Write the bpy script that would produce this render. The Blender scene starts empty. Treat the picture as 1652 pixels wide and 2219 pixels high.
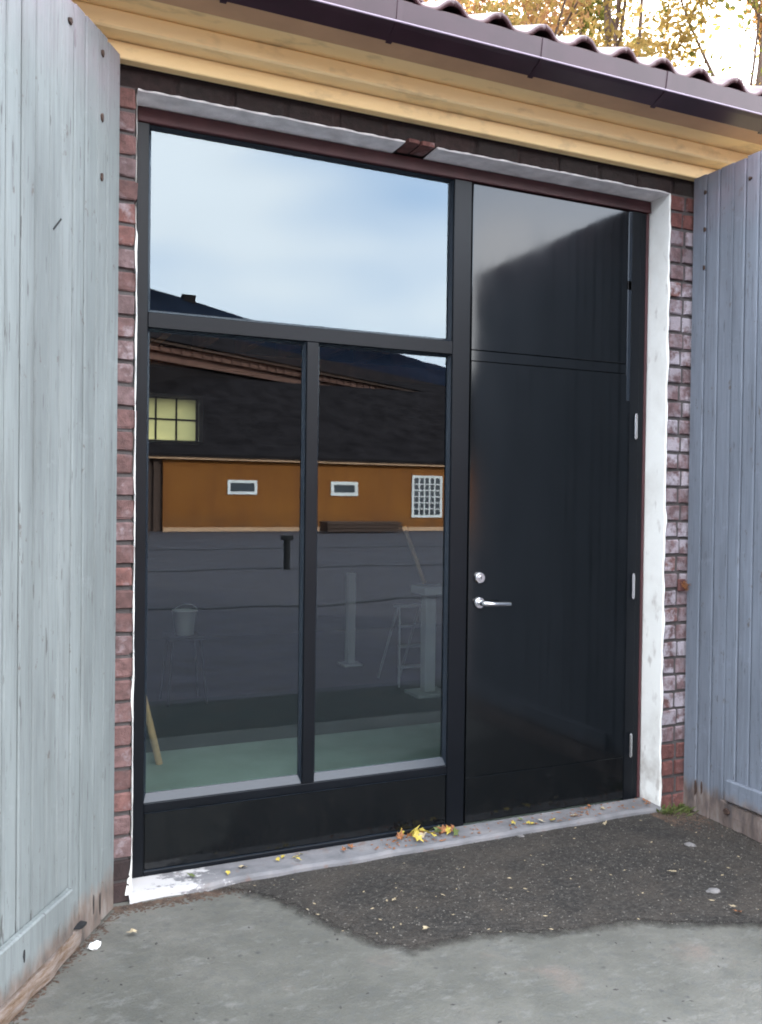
import bpy, bmesh, math, random
from mathutils import Vector, Matrix, noise
random.seed(7)
R = math.radians
sc = bpy.context.scene

# ------------------------------------------------------------------ camera, sky, sun, exposure
cam_d = bpy.data.cameras.new('camera')
cam = bpy.data.objects.new('camera', cam_d)
sc.collection.objects.link(cam)
sc.camera = cam
cam_d.sensor_fit = 'VERTICAL'; cam_d.sensor_height = 24.0; cam_d.lens = 24.0 * 1950 / 2219
cam_d.clip_start = 0.05; cam_d.clip_end = 3000
YAW, PITCH, ROLL = .4275, -.0149, .0125
fwd = Vector((math.sin(YAW) * math.cos(PITCH), math.cos(YAW) * math.cos(PITCH), math.sin(PITCH)))
rgt = Vector((math.cos(YAW), -math.sin(YAW), 0)); upv = rgt.cross(fwd)
c_, s_ = math.cos(ROLL), math.sin(ROLL)
rr, uu = c_ * rgt + s_ * upv, -s_ * rgt + c_ * upv
cam.matrix_world = Matrix(((rr.x, uu.x, -fwd.x, -.5779), (rr.y, uu.y, -fwd.y, -3.4548), (rr.z, uu.z, -fwd.z, 1.5006), (0, 0, 0, 1)))

SUN_EL, SUN_AZ = 25, 38            # azimuth measured from +Y towards +X: the sun stands behind the building
world = bpy.data.worlds.new("World"); sc.world = world; world.use_nodes = True
nt = world.node_tree; nt.nodes.clear()
wo = nt.nodes.new('ShaderNodeOutputWorld'); bg = nt.nodes.new('ShaderNodeBackground')
sky = nt.nodes.new('ShaderNodeTexSky'); sky.sky_type = 'NISHITA'; sky.sun_disc = False
sky.sun_elevation = R(SUN_EL); sky.sun_rotation = R(SUN_AZ); sky.air_density = 1.0; sky.dust_density = 2.0; sky.ozone_density = 1.0
tc = nt.nodes.new('ShaderNodeTexCoord'); mp = nt.nodes.new('ShaderNodeMapping'); mp.inputs['Scale'].default_value = (1, 1, 2.6)
ns = nt.nodes.new('ShaderNodeTexNoise'); ns.inputs['Scale'].default_value = 1.7; ns.inputs['Detail'].default_value = 3.5; ns.inputs['Roughness'].default_value = .5
rp = nt.nodes.new('ShaderNodeValToRGB'); rp.color_ramp.elements[0].position = .40; rp.color_ramp.elements[1].position = .66
mx = nt.nodes.new('ShaderNodeMix'); mx.data_type = 'RGBA'; mx.blend_type = 'MIX'
cl = nt.nodes.new('ShaderNodeValToRGB')
cl.color_ramp.elements[0].position = .36; cl.color_ramp.elements[0].color = (.66, .81, 1.03, 1)
cl.color_ramp.elements[1].position = .60; cl.color_ramp.elements[1].color = (1.08, 1.06, 1.05, 1)
cm = nt.nodes.new('ShaderNodeVectorMath'); cm.operation = 'SCALE'; cm.inputs['Scale'].default_value = 12.5
mfac = nt.nodes.new('ShaderNodeMath'); mfac.operation = 'MULTIPLY_ADD'; mfac.inputs[1].default_value = .2; mfac.inputs[2].default_value = .68
nt.links.new(tc.outputs['Generated'], mp.inputs[0]); nt.links.new(mp.outputs[0], ns.inputs[0]); nt.links.new(ns.outputs[0], rp.inputs[0])
nt.links.new(rp.outputs[0], mfac.inputs[0]); nt.links.new(mfac.outputs[0], mx.inputs['Factor'])
nt.links.new(ns.outputs[0], cl.inputs[0]); nt.links.new(cl.outputs[0], cm.inputs[0]); nt.links.new(cm.outputs[0], mx.inputs['B'])
nt.links.new(sky.outputs[0], mx.inputs['A']); nt.links.new(mx.outputs['Result'], bg.inputs[0])
bg.inputs[1].default_value = .15
nt.links.new(bg.outputs[0], wo.inputs[0])
sun_d = bpy.data.lights.new('sun', 'SUN'); sun_d.energy = 3.0; sun_d.angle = R(.6); sun_d.color = (1, .9, .76)
sun = bpy.data.objects.new('sun', sun_d); sc.collection.objects.link(sun)
sdir = Vector((math.sin(R(SUN_AZ)) * math.cos(R(SUN_EL)), math.cos(R(SUN_AZ)) * math.cos(R(SUN_EL)), math.sin(R(SUN_EL))))
sun.rotation_euler = sdir.to_track_quat('Z', 'Y').to_euler()
vs = sc.view_settings
vs.view_transform = 'Standard'; vs.look = 'None'; vs.gamma = 1; vs.use_curve_mapping = False
vs.exposure = 2.35
sc.cycles.filter_width = 1.9
sc.cycles.transparent_max_bounces = 16
sc.cycles.max_bounces = 10

# ------------------------------------------------------------------ helpers
def link(o):
    sc.collection.objects.link(o); return o
def empty(name, loc=(0, 0, 0)):
    o = bpy.data.objects.new(name, None); o.location = loc; o.empty_display_size = .2
    return link(o)
def tag(o, label=None, cat=None, group=None, kind=None):
    if label: o['label'] = label
    if cat: o['category'] = cat
    if group: o['group'] = group
    if kind: o['kind'] = kind
    return o
def mobj(name, me, m=None, parent=None, loc=None, rot=None, scl=None):
    o = bpy.data.objects.new(name, me)
    if m is not None and not me.materials: me.materials.append(m)
    if loc is not None: o.location = loc
    if rot is not None: o.rotation_euler = rot
    if scl is not None: o.scale = scl
    if parent is not None: o.parent = parent
    return link(o)

class MB:
    """collects shapes into one mesh"""
    def __init__(s): s.v = []; s.f = []; s.sm = []
    def add(s, vs_, fs_, smooth=False):
        b = len(s.v); s.v += [tuple(v) for v in vs_]
        for f in fs_: s.f.append(tuple(b + i for i in f)); s.sm.append(smooth)
        return s
    def box(s, x0, x1, y0, y1, z0, z1, c=0.0):
        """box with every edge chamfered by c"""
        if c <= 0:
            vs_ = [(x, y, z) for x in (x0, x1) for y in (y0, y1) for z in (z0, z1)]
            return s.add(vs_, [(0, 1, 3, 2), (4, 6, 7, 5), (0, 4, 5, 1), (2, 3, 7, 6), (0, 2, 6, 4), (1, 5, 7, 3)])
        bm = bmesh.new(); bmesh.ops.create_cube(bm, size=1)
        bmesh.ops.scale(bm, vec=(x1 - x0, y1 - y0, z1 - z0), verts=bm.verts)
        bmesh.ops.bevel(bm, geom=bm.edges[:], offset=c, segments=1, affect='EDGES')
        bmesh.ops.translate(bm, vec=((x0 + x1) / 2, (y0 + y1) / 2, (z0 + z1) / 2), verts=bm.verts)
        bm.verts.index_update()
        s.add([v.co for v in bm.verts], [[v.index for v in f.verts] for f in bm.faces]); bm.free()
        return s
    def tube(s, pts, rads, n=8, cap=True):
        pts = [Vector(p) for p in pts]; rings = []
        if not hasattr(rads, '__len__'): rads = [rads] * len(pts)
        vs_ = []; fs_ = []
        for i, p in enumerate(pts):
            d = (pts[min(i + 1, len(pts) - 1)] - pts[max(i - 1, 0)]).normalized()
            a = d.cross(Vector((0, 0, 1)) if abs(d.z) < .9 else Vector((1, 0, 0))).normalized(); b = d.cross(a)
            for k in range(n):
                t = 2 * math.pi * k / n
                vs_.append(p + (a * math.cos(t) + b * math.sin(t)) * rads[i])
        for i in range(len(pts) - 1):
            for k in range(n):
                k2 = (k + 1) % n
                fs_.append((i * n + k, i * n + k2, (i + 1) * n + k2, (i + 1) * n + k))
        s.add(vs_, fs_, True)
        if cap:
            s.add(vs_[:n], [tuple(range(n))]); s.add(vs_[-n:], [tuple(reversed(range(n)))])
        return s
    def prism(s, prof, x0, x1):
        """closed (y,z) profile extruded along x"""
        n = len(prof); vs_ = [(x0, y, z) for y, z in prof] + [(x1, y, z) for y, z in prof]
        fs_ = [(i, (i + 1) % n, n + (i + 1) % n, n + i) for i in range(n)] + [tuple(reversed(range(n))), tuple(range(n, 2 * n))]
        return s.add(vs_, fs_)
    def mesh(s, name='mesh', m=None, tf=None):
        me = bpy.data.meshes.new(name); me.from_pydata(s.v, [], s.f)
        me.polygons.foreach_set('use_smooth', s.sm)
        bm = bmesh.new(); bm.from_mesh(me); bmesh.ops.recalc_face_normals(bm, faces=bm.faces); bm.to_mesh(me); bm.free()
        if tf is not None: me.transform(tf)
        if m: me.materials.append(m)
        return me
    def build(s, name, m, parent=None, loc=None, rot=None):
        return mobj(name, s.mesh(name, m), None, parent, loc, rot)

class NT:
    """small material graph builder"""
    def __init__(s, name):
        s.m = bpy.data.materials.new(name); s.m.use_nodes = True; s.t = s.m.node_tree; s.t.nodes.clear()
        s.out = s.t.nodes.new('ShaderNodeOutputMaterial'); s.b = s.t.nodes.new('ShaderNodeBsdfPrincipled')
        s.t.links.new(s.b.outputs[0], s.out.inputs[0])
    def n(s, ty, **kw):
        x = s.t.nodes.new(ty)
        for k, v in kw.items(): setattr(x, k, v)
        return x
    def l(s, a, b): s.t.links.new(a, b)
    def pos(s, scale=(1, 1, 1), obj=False):
        mp_ = s.n('ShaderNodeMapping'); mp_.inputs['Scale'].default_value = scale
        if obj: s.l(s.n('ShaderNodeTexCoord').outputs['Object'], mp_.inputs[0])
        else: s.l(s.n('ShaderNodeNewGeometry').outputs['Position'], mp_.inputs[0])
        return mp_.outputs[0]
    def noise(s, scale, vec=None, detail=5, rough=.55, dist=0):
        x = s.n('ShaderNodeTexNoise'); x.inputs['Scale'].default_value = scale; x.inputs['Detail'].default_value = detail
        x.inputs['Roughness'].default_value = rough; x.inputs['Distortion'].default_value = dist
        s.l(vec if vec is not None else s.pos(), x.inputs['Vector']); return x.outputs[0]
    def ramp(s, fac, stops):
        x = s.n('ShaderNodeValToRGB'); e = x.color_ramp.elements
        while len(e) < len(stops): e.new(.5)
        for i, (p, c) in enumerate(stops):
            e[i].position = p; e[i].color = (c if len(c) == 4 else (*c, 1)) if hasattr(c, '__len__') else (c, c, c, 1)
        s.l(fac, x.inputs[0]); return x.outputs[0]
    def mix(s, fac, a, b, mode='MIX'):
        x = s.n('ShaderNodeMix'); x.data_type = 'RGBA'; x.blend_type = mode
        for v, i in ((fac, 'Factor'), (a, 'A'), (b, 'B')):
            if hasattr(v, 'is_linked'): s.l(v, x.inputs[i])
            elif i == 'Factor': x.inputs[i].default_value = v
            else: x.inputs[i].default_value = (*v, 1) if len(v) == 3 else v
        return x.outputs['Result']
    def math(s, op, a, b=0.):
        x = s.n('ShaderNodeMath'); x.operation = op
        for i, v in enumerate((a, b)):
            if hasattr(v, 'is_linked'): s.l(v, x.inputs[i])
            else: x.inputs[i].default_value = v
        return x.outputs[0]
    def zmask(s, z0, z1):
        """1 below z0 fading to 0 at z1"""
        sp = s.n('ShaderNodeSeparateXYZ'); s.l(s.pos(), sp.inputs[0])
        mr = s.n('ShaderNodeMapRange'); mr.inputs[1].default_value = z0; mr.inputs[2].default_value = z1
        mr.inputs[3].default_value = 1; mr.inputs[4].default_value = 0; s.l(sp.outputs[2], mr.inputs[0]); return mr.outputs[0]
    def color(s, c):
        if hasattr(c, 'is_linked'): s.l(c, s.b.inputs['Base Color'])
        else: s.b.inputs['Base Color'].default_value = (*c, 1)
        return s
    def set(s, rough=None, metal=None, spec=None, bump=None, bs=.3, bd=.01):
        if rough is not None:
            if hasattr(rough, 'is_linked'): s.l(rough, s.b.inputs['Roughness'])
            else: s.b.inputs['Roughness'].default_value = rough
        if metal is not None: s.b.inputs['Metallic'].default_value = metal
        if spec is not None: s.b.inputs['Specular IOR Level'].default_value = spec
        if bump is not None:
            x = s.n('ShaderNodeBump'); x.inputs['Strength'].default_value = bs; x.inputs['Distance'].default_value = bd
            s.l(bump, x.inputs['Height']); s.l(x.outputs[0], s.b.inputs['Normal'])
        return s.m

def plain(name, c, rough=.6, metal=0, var=.12, vs_=6, bump=0, spec=None):
    t = NT(name); n_ = t.noise(vs_, detail=6)
    lo = tuple(x * (1 - var) for x in c); hi = tuple(x * (1 + var) for x in c)
    t.color(t.ramp(n_, [(.3, lo), (.7, hi)]))
    return t.set(rough=rough, metal=metal, spec=spec, bump=t.noise(60) if bump else None, bs=bump)

# ------------------------------------------------------------------ materials
def brick_mat(name, cols, lime, lime_col=(.50, .45, .48), dirt=.25):
    t = NT(name)
    oi = t.n('ShaderNodeObjectInfo')
    base = t.ramp(oi.outputs['Random'], cols)
    base = t.mix(t.math('MULTIPLY', t.ramp(t.noise(28, detail=6), [(.38, 0.), (.62, 1.)]), .55), base, tuple(c * .45 for c in cols[0][1]))
    lm = t.ramp(t.noise(11, detail=8, rough=.65), [(lime, 0.), (lime + .12, 1.)])
    lm2 = t.ramp(oi.outputs['Random'], [(.2, .35), (.5, 1.)])
    base = t.mix(t.math('MULTIPLY', t.math('MULTIPLY', lm, lm2), .8), base, lime_col)
    base = t.mix(t.math('MULTIPLY', t.ramp(t.noise(5, detail=5), [(.45, 0.), (.7, 1.)]), dirt), base, (.02, .018, .017))
    t.color(base)
    return t.set(rough=.9, bump=t.noise(60, detail=8, rough=.7), bs=.9, bd=.007)
M = {}
reds = [(0., (.115, .058, .052)), (.35, (.17, .092, .085)), (.65, (.155, .105, .105)), (1., (.20, .085, .070))]
mauves = [(0., (.15, .085, .085)), (.4, (.19, .12, .125)), (.7, (.13, .078, .08)), (1., (.20, .09, .075))]
M['brick_l'] = brick_mat('brick_left', reds, .54, (.30, .25, .26))
M['brick_r'] = brick_mat('brick_right', mauves, .43, (.42, .385, .42))
M['brick_red'] = brick_mat('brick_red', [(0., (.13, .048, .042)), (1., (.19, .072, .060))], .55, (.30, .25, .26))
M['brick_dark'] = brick_mat('brick_shade_grime', [(0., (.018, .010, .009)), (.5, (.026, .014, .013)), (1., (.040, .020, .018))], .64, (.10, .075, .075), .5)  # shade under the cornice is put into this colour, along with grime
M['mortar'] = plain('mortar', (.075, .066, .064), .95, vs_=20, bump=.5)
def white():
    t = NT('white_render')
    c = t.mix(t.ramp(t.noise(5, detail=7), [(.5, 0.), (.8, .5)]), (.84, .84, .80), (.58, .56, .51))
    c = t.mix(t.math('MULTIPLY', t.ramp(t.noise(22, t.pos((1, 1, .4)), detail=7), [(.60, 0.), (.72, 1.)]),   .5), c, (.30, .25, .22))
    zb = t.math('MULTIPLY', t.zmask(0., .5), t.ramp(t.noise(8, detail=7), [(.4, 0.), (.65, .9)])); c = t.mix(zb, c, (.33, .29, .25))
    t.color(c); return t.set(rough=.85, bump=t.noise(35, detail=7), bs=.35, bd=.006)
M['white'] = white()
M['head_grey'] = plain('weathered_white_render', (.72, .68, .68), .9, var=.2, vs_=12, bump=.4)
M['cream_render'] = plain('cream_render', (.74, .60, .36), .9, var=.08, bump=.3)
def cream():
    t = NT('cream_paint')
    g = t.noise(3, t.pos((.25, 3, 3)), detail=6)
    c = t.ramp(g, [(.3, (.92, .66, .32)), (.7, (.95, .72, .39))])
    c = t.mix(t.math('MULTIPLY', t.ramp(t.noise(14, t.pos((.5, 1, 1)), detail=8), [(.56, 0.), (.72, 1.)]), .38), c, (.30, .22, .13))
    t.color(c); return t.set(rough=.55, bump=t.noise(40, t.pos((.1, 1, 1))), bs=.15)
M['cream'] = cream()
M['tan'] = plain('tan_soffit_paint', (.52, .31, .18), .6, var=.12, vs_=4)
M['gutter'] = plain('plum_gutter', (.040, .017, .026), .32, var=.25, vs_=5, spec=.5)
M['gutter_lip'] = plain('gutter_lip_glint', (.30, .24, .30), .3, var=.1)  # paler than the gutter: light caught by the lip is painted in
M['tile'] = plain('plum_roof_tile', (.085, .038, .042), .38, var=.25, vs_=9, bump=.2)
M['frame'] = plain('anthracite_frame', (.0038, .0050, .0072), .36, var=.15, vs_=4, spec=.20)
M['bead'] = plain('anthracite_bead', (.012, .017, .024), .25, var=.10, vs_=4, spec=.45)
def leafpaint():
    t = NT('anthracite_door_skin')
    c = t.ramp(t.noise(2.5, detail=6), [(.35, (.0026, .0036, .0044)), (.65, (.0040, .0050, .0060))])
    dust = t.math('MULTIPLY', t.zmask(.02, .42), t.ramp(t.noise(18, t.pos((1, 1, .5)), detail=9, rough=.7), [(.46, 0.), (.70, .14)]))
    c = t.mix(dust, c, (.030, .027, .024))
    c = t.mix(t.math('MULTIPLY', t.ramp(t.noise(55, t.pos((1, 1, .3)), detail=8, rough=.7), [(.64, 0.), (.72, 1.)]), .15), c, (.02, .02, .019))
    t.color(c)
    r_ = t.ramp(t.noise(5, t.pos((1, 1, .5)), detail=8, rough=.65), [(.35, .07), (.65, .135)])
    return t.set(rough=r_, bump=t.noise(2.2, detail=2), bs=.05, bd=.02)
M['door'] = leafpaint()
M['maroon'] = plain('maroon_timber', (.055, .016, .018), .6, var=.25, vs_=10)
M['steel'] = plain('brushed_steel', (.72, .73, .75), .22, metal=1, var=.05)
M['rust'] = plain('rusty_iron', (.05, .028, .02), .9, var=.4, vs_=40, bump=.5)
M['gap'] = plain('dark_gap', (.008, .008, .009), .9)

def wood(name, tone, rot=True):
    t = NT(name)
    oi = t.n('ShaderNodeObjectInfo')
    g1 = t.noise(9, t.pos((9, 9, .35)), detail=8, rough=.65)          # fine vertical grain
    g2 = t.noise(3.0, t.pos((1.6, 1.6, .35)), detail=6)                  # broad fading
    hi = tuple(x * 1.18 for x in tone); lo = tuple(x * .80 for x in tone)
    c = t.ramp(g2, [(.32, lo), (.68, hi)])
    c = t.mix(t.math('MULTIPLY', t.ramp(oi.outputs['Random'], [(0, 0.), (1, 1.)]), .22), c, (tone[0] * .85, tone[1] * .92, tone[2] * .92))
    c = t.mix(t.math('MULTIPLY', t.ramp(g1, [(.50, 0.), (.66, 1.)]), .45), c, (tone[0] * .55, tone[1] * .55, tone[2] * .56))
    c = t.mix(t.math('MULTIPLY', t.ramp(g1, [(.30, 1.), (.42, 0.)]), .35), c, tuple(min(.8, x * 1.35) for x in tone))
    c = t.mix(t.math('MULTIPLY', t.ramp(t.noise(2.2, t.pos((7, 7, .5)), detail=7, rough=.7), [(.54, 0.), (.64, 1.)]), .38), c, (tone[0] * .62, tone[1] * .60, tone[2] * .58))
    c = t.mix(t.math('MULTIPLY', t.ramp(t.noise(5, t.pos((1, 1, 1.6)), detail=9, rough=.75), [(.60, 0.), (.68, 1.)]), .30), c, tuple(min(.8, x * 1.5) for x in tone))
    c = t.mix(t.math('MULTIPLY', t.ramp(t.noise(30, t.pos((3, 3, .25)), detail=4), [(.655, 0.), (.68, 1.)]), .7), c, (.05, .045, .042))
    # flaked spots showing bare grey-brown wood
    sp = t.ramp(t.noise(17, t.pos((1.4, 1.4, .8)), detail=8, rough=.7), [(.635, 0.), (.67, 1.)])
    c = t.mix(t.math('MULTIPLY', sp, .75), c, (.085, .07, .06))
    # brownish weathering at the very top and the rotten foot
    if rot:
        zt = t.zmask(2.75, 3.1); inv = t.math('SUBTRACT', 1.0, zt)
        c = t.mix(t.math('MULTIPLY', inv, t.ramp(t.noise(6, detail=6), [(.3, .1), (.7, .75)])), c, (.26, .20, .23))
        zb = t.zmask(.0, .27)
        w = t.math('MULTIPLY', zb, 1.55); w = t.math('ADD', w, t.math('SUBTRACT', t.noise(13, t.pos((1, 1, .35)), detail=7, rough=.65), .95))
        w = t.ramp(w, [(.28, 0.), (.62, 1.)])
        rotc = t.ramp(t.noise(20, t.pos((1, 1, .4)), detail=8), [(.3, (.05, .035, .028)), (.5, (.15, .105, .082)), (.7, (.24, .205, .18))])
        c = t.mix(t.math('MULTIPLY', w, .85), c, rotc)
    t.color(c)
    b_ = t.math('ADD', g1, t.math('MULTIPLY', t.noise(45, t.pos((1, 1, .2)), detail=5), .5))
    return t.set(rough=.78, bump=b_, bs=.55, bd=.006)
M['wood_l'] = wood('lit_grey_boards', (.176, .194, .190))  # left leaf: the stronger light on it is put into a paler tone
M['wood_r'] = wood('shaded_grey_boards', (.150, .170, .205))  # right leaf: same paint, its weaker light put into a bluer tone
def rotten():
    t = NT('rotten_bare_timber')
    g = t.noise(7, t.pos((1.5, 1.5, 7)), detail=9, rough=.7)
    t.color(t.ramp(g, [(.30, (.03, .02, .014)), (.42, (.14, .085, .05)), (.55, (.22, .17, .14)), (.7, (.28, .25, .235))]))
    return t.set(rough=.9, bump=g, bs=.8, bd=.01)
M['rotten'] = rotten()

def concrete():
    t = NT('apron_concrete')
    c = t.ramp(t.noise(1.6, detail=8, rough=.6), [(.32, (.053, .052, .042)), (.48, (.088, .085, .070)), (.68, (.130, .122, .104))])
    c = t.mix(t.math('MULTIPLY', t.ramp(t.noise(3.3, detail=4), [(.62, 0.), (.74, 1.)]), .30), c, (.19, .115, .09))
    c = t.mix(t.ramp(t.noise(26, detail=8, rough=.7), [(.36, .5), (.5, 0.)]), c, (.07, .072, .068))
    c = t.mix(t.math('MULTIPLY', t.ramp(t.noise(9, detail=8, rough=.7), [(.46, 0.), (.62, 1.)]), .45), c, (.060, .058, .048))
    c = t.mix(t.math('MULTIPLY', t.ramp(t.noise(13, t.pos((1, 1.7, 1)), detail=8, rough=.75), [(.54, 0.), (.66, 1.)]), .5), c, (.17, .165, .152))
    vo = t.n('ShaderNodeTexVoronoi'); vo.inputs['Scale'].default_value = 15; vo.inputs['Randomness'].default_value = 1; t.l(t.pos(), vo.inputs[0])
    spots = t.ramp(vo.outputs[0], [(.06, 1.), (.17, 0.)])
    keep = t.ramp(t.noise(4.5, detail=2), [(.5, 0.), (.56, 1.)])
    c = t.mix(t.math('MULTIPLY', t.math('MULTIPLY', spots, keep), .7), c, (.025, .025, .022))
    c = t.mix(t.math('MULTIPLY', t.ramp(t.noise(160, detail=3), [(.45, 0.), (.6, 1.)]), .3), c, (.085, .085, .082))
    t.color(c)
    h = t.math('ADD', t.noise(6, detail=8), t.math('MULTIPLY', t.noise(110, detail=4), .35))
    return t.set(rough=.85, bump=h, bs=.8, bd=.014)
M['concrete'] = concrete()
def asphalt(name, lo, hi, grav=.5):
    t = NT(name)
    c = t.ramp(t.noise(2.2, detail=8, rough=.65), [(.3, lo), (.7, hi)])
    vo = t.n('ShaderNodeTexVoronoi'); vo.inputs['Scale'].default_value = 95; t.l(t.pos(), vo.inputs[0])
    sh = t.n('ShaderNodeSeparateColor'); t.l(vo.outputs['Color'], sh.inputs[0])
    gr = t.ramp(sh.outputs[0], [(.62, 0.), (1., 1.)])
    c = t.mix(t.math('MULTIPLY', gr, grav), c, (.10, .09, .08))
    c = t.mix(t.math('MULTIPLY', t.ramp(t.noise(4, detail=7, rough=.65), [(.44, 0.), (.66, 1.)]), .6), c, (.046, .036, .027))
    c = t.mix(t.math('MULTIPLY', t.ramp(t.noise(48, detail=5), [(.5, 0.), (.62, 1.)]), .35), c, (.06, .051, .042))
    t.color(c)
    h = t.math('ADD', t.math('MULTIPLY', vo.outputs[0], -1.), t.noise(30, detail=6))
    return t.set(rough=.88, bump=h, bs=.9, bd=.008)
M['patch'] = asphalt('patch_asphalt', (.0072, .006, .0048), (.021, .0168, .0125), .28)
M['yard'] = asphalt('yard_asphalt', (.042, .037, .049), (.074, .065, .082), .3)
def sill():
    t = NT('worn_white_threshold')
    sp = t.n('ShaderNodeSeparateXYZ'); t.l(t.pos(), sp.inputs[0])
    base = t.ramp(t.noise(9, t.pos((.6, 1, 1)), detail=8), [(.3, (.085, .085, .088)), (.52, (.15, .145, .150)), (.8, (.23, .215, .21))])
    base = t.mix(t.ramp(t.noise(13, detail=8), [(.60, 0.), (.72, .6)]), base, (.15, .085, .06))
    mr = t.n('ShaderNodeMapRange'); mr.inputs[1].default_value = .02; mr.inputs[2].default_value = .55; mr.inputs[3].default_value = .80; mr.inputs[4].default_value = .20
    t.l(sp.outputs[0], mr.inputs[0])
    wm = t.ramp(t.math('ADD', mr.outputs[0], t.math('MULTIPLY', t.math('SUBTRACT', t.noise(14, t.pos((.6, 1, 1)), detail=9, rough=.75), .5), 1.8)), [(.55, 0.), (.66, 1.)])
    t.color(t.mix(wm, base, (.44, .42, .41)))
    return t.set(rough=.85, bump=t.noise(40, detail=7), bs=.5, bd=.006)
M['sill'] = sill()

def glass():
    t = NT('window_glass'); t.t.nodes.remove(t.b)
    tr = t.n('ShaderNodeBsdfTransparent'); tr.inputs[0].default_value = (.86, .91, .89, 1)
    gl = t.n('ShaderNodeBsdfGlossy'); gl.inputs['Roughness'].default_value = 0.0; gl.inputs[0].default_value = (.75, .88, .97, 1)
    fr = t.n('ShaderNodeFresnel'); fr.inputs[0].default_value = 1.5
    geo = t.n('ShaderNodeNewGeometry')
    f = t.math('MINIMUM', t.math('MULTIPLY', fr.outputs[0], 2.5), 1.)
    f = t.math('MULTIPLY', f, t.math('SUBTRACT', 1.0, geo.outputs['Backfacing']))   # coating on the outer faces of the pane
    ms = t.n('ShaderNodeMixShader'); t.l(f, ms.inputs[0]); t.l(tr.outputs[0], ms.inputs[1]); t.l(gl.outputs[0], ms.inputs[2])
    t.l(ms.outputs[0], t.out.inputs[0]); return t.m
M['glass'] = glass()

# ------------------------------------------------------------------ ground
GZ = -.03
g = MB(); g.add([(-700, -700, GZ - .012), (700, -700, GZ - .012), (700, 300, GZ - .012), (-700, 300, GZ - .012)], [(0, 1, 2, 3)])
tag(g.build('yard_ground', M['yard']), kind='structure')
def sheet(outline, z, name, m, thick=.006):
    bm = bmesh.new(); vs_ = [bm.verts.new((x, y, z)) for x, y in outline]; f = bm.faces.new(vs_)
    e = bmesh.ops.extrude_face_region(bm, geom=[f])
    bmesh.ops.translate(bm, vec=(0, 0, -thick), verts=[v for v in e['geom'] if isinstance(v, bmesh.types.BMVert)])
    bmesh.ops.recalc_face_normals(bm, faces=bm.faces); bmesh.ops.triangulate(bm, faces=bm.faces)
    me = bpy.data.meshes.new(name); bm.to_mesh(me); bm.free()
    return mobj(name, me, m)
def wob(pts, step, amp, closed=True, fr=4.0):
    out = []
    n = len(pts)
    for i in range(n if closed else n - 1):
        a = Vector((*pts[i], 0)); b = Vector((*pts[(i + 1) % n], 0)); k = max(1, int((b - a).length / step))
        for j in range(k):
            p = a.lerp(b, j / k)
            d = Vector((noise.noise(p * fr), noise.noise(p * fr + Vector((9, 3, 1))), 0)) + .5 * Vector((noise.noise(p * fr * 4), noise.noise(p * fr * 4 + Vector((5, 7, 2))), 0))
            p = p + d * amp; out.append((p.x, p.y))
    return out
apron = [(-3, -.0), (-3, -1.95), (6, -1.95), (6, 0)]
M['green_asphalt'] = asphalt('dark_green_asphalt', (.007, .010, .009), (.016, .021, .018), .1)  # darker, greener asphalt than the rest of the yard
tag(sheet([(-8, -1.955), (-8, -2.87), (9, -2.87), (9, -1.955)], GZ - .004, 'dark_asphalt_strip', M['green_asphalt'], .01), kind='structure')
tag(sheet(apron, GZ, 'concrete_apron', M['concrete'], .03), kind='structure')
edge = [(.30, -.012), (.40, -.10), (.53, -.29), (.62, -.50), (.70, -.66), (.79, -.745), (.90, -.745), (1.05, -.745), (1.22, -.80), (1.45, -.86), (1.66, -.905), (2.02, -1.08), (2.6, -1.3), (5.5, -1.6), (5.5, -.012)]
inner = wob(edge[:13], .03, .022, closed=False, fr=5) + edge[13:14]
vs_ = []; at = []
nI = len(inner)
for i, (x, y) in enumerate(inner):
    a_ = Vector(inner[max(i - 5, 0)]); b_ = Vector(inner[min(i + 5, nI - 1)]); d_ = (b_ - a_).normalized(); nr = Vector((d_.y, -d_.x))
    if i == 0: nr = Vector((-1, 0))
    for off, v_ in ((.10, 0.), (.0, .60), (-.03, .92)):
        px, py = x + nr.x * off, y + nr.y * off
        vs_.append((px, min(py, -.012), GZ + (.0015 if v_ == 0 else .004 if v_ < 1 else .005))); at.append(v_)
fs_ = [(3 * i + k, 3 * i + k + 1, 3 * i + 4 + k, 3 * i + 3 + k) for i in range(nI - 1) for k in (0, 1)]
rim = len(vs_)
for i in range(nI): vs_.append((max(vs_[3 * i + 2][0], .30 + .002 * i), -.012, GZ + .005)); at.append(1.25)
fs_ += [(3 * i + 2, rim + i, rim + i + 1, 3 * i + 5) for i in range(nI - 1)]
me = bpy.data.meshes.new('asphalt_patch'); me.from_pydata(vs_, [], fs_)
ca = me.color_attributes.new('rim', 'FLOAT_COLOR', 'POINT')
for i, v_ in enumerate(at): ca.data[i].color = (v_, v_, v_, 1)
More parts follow.
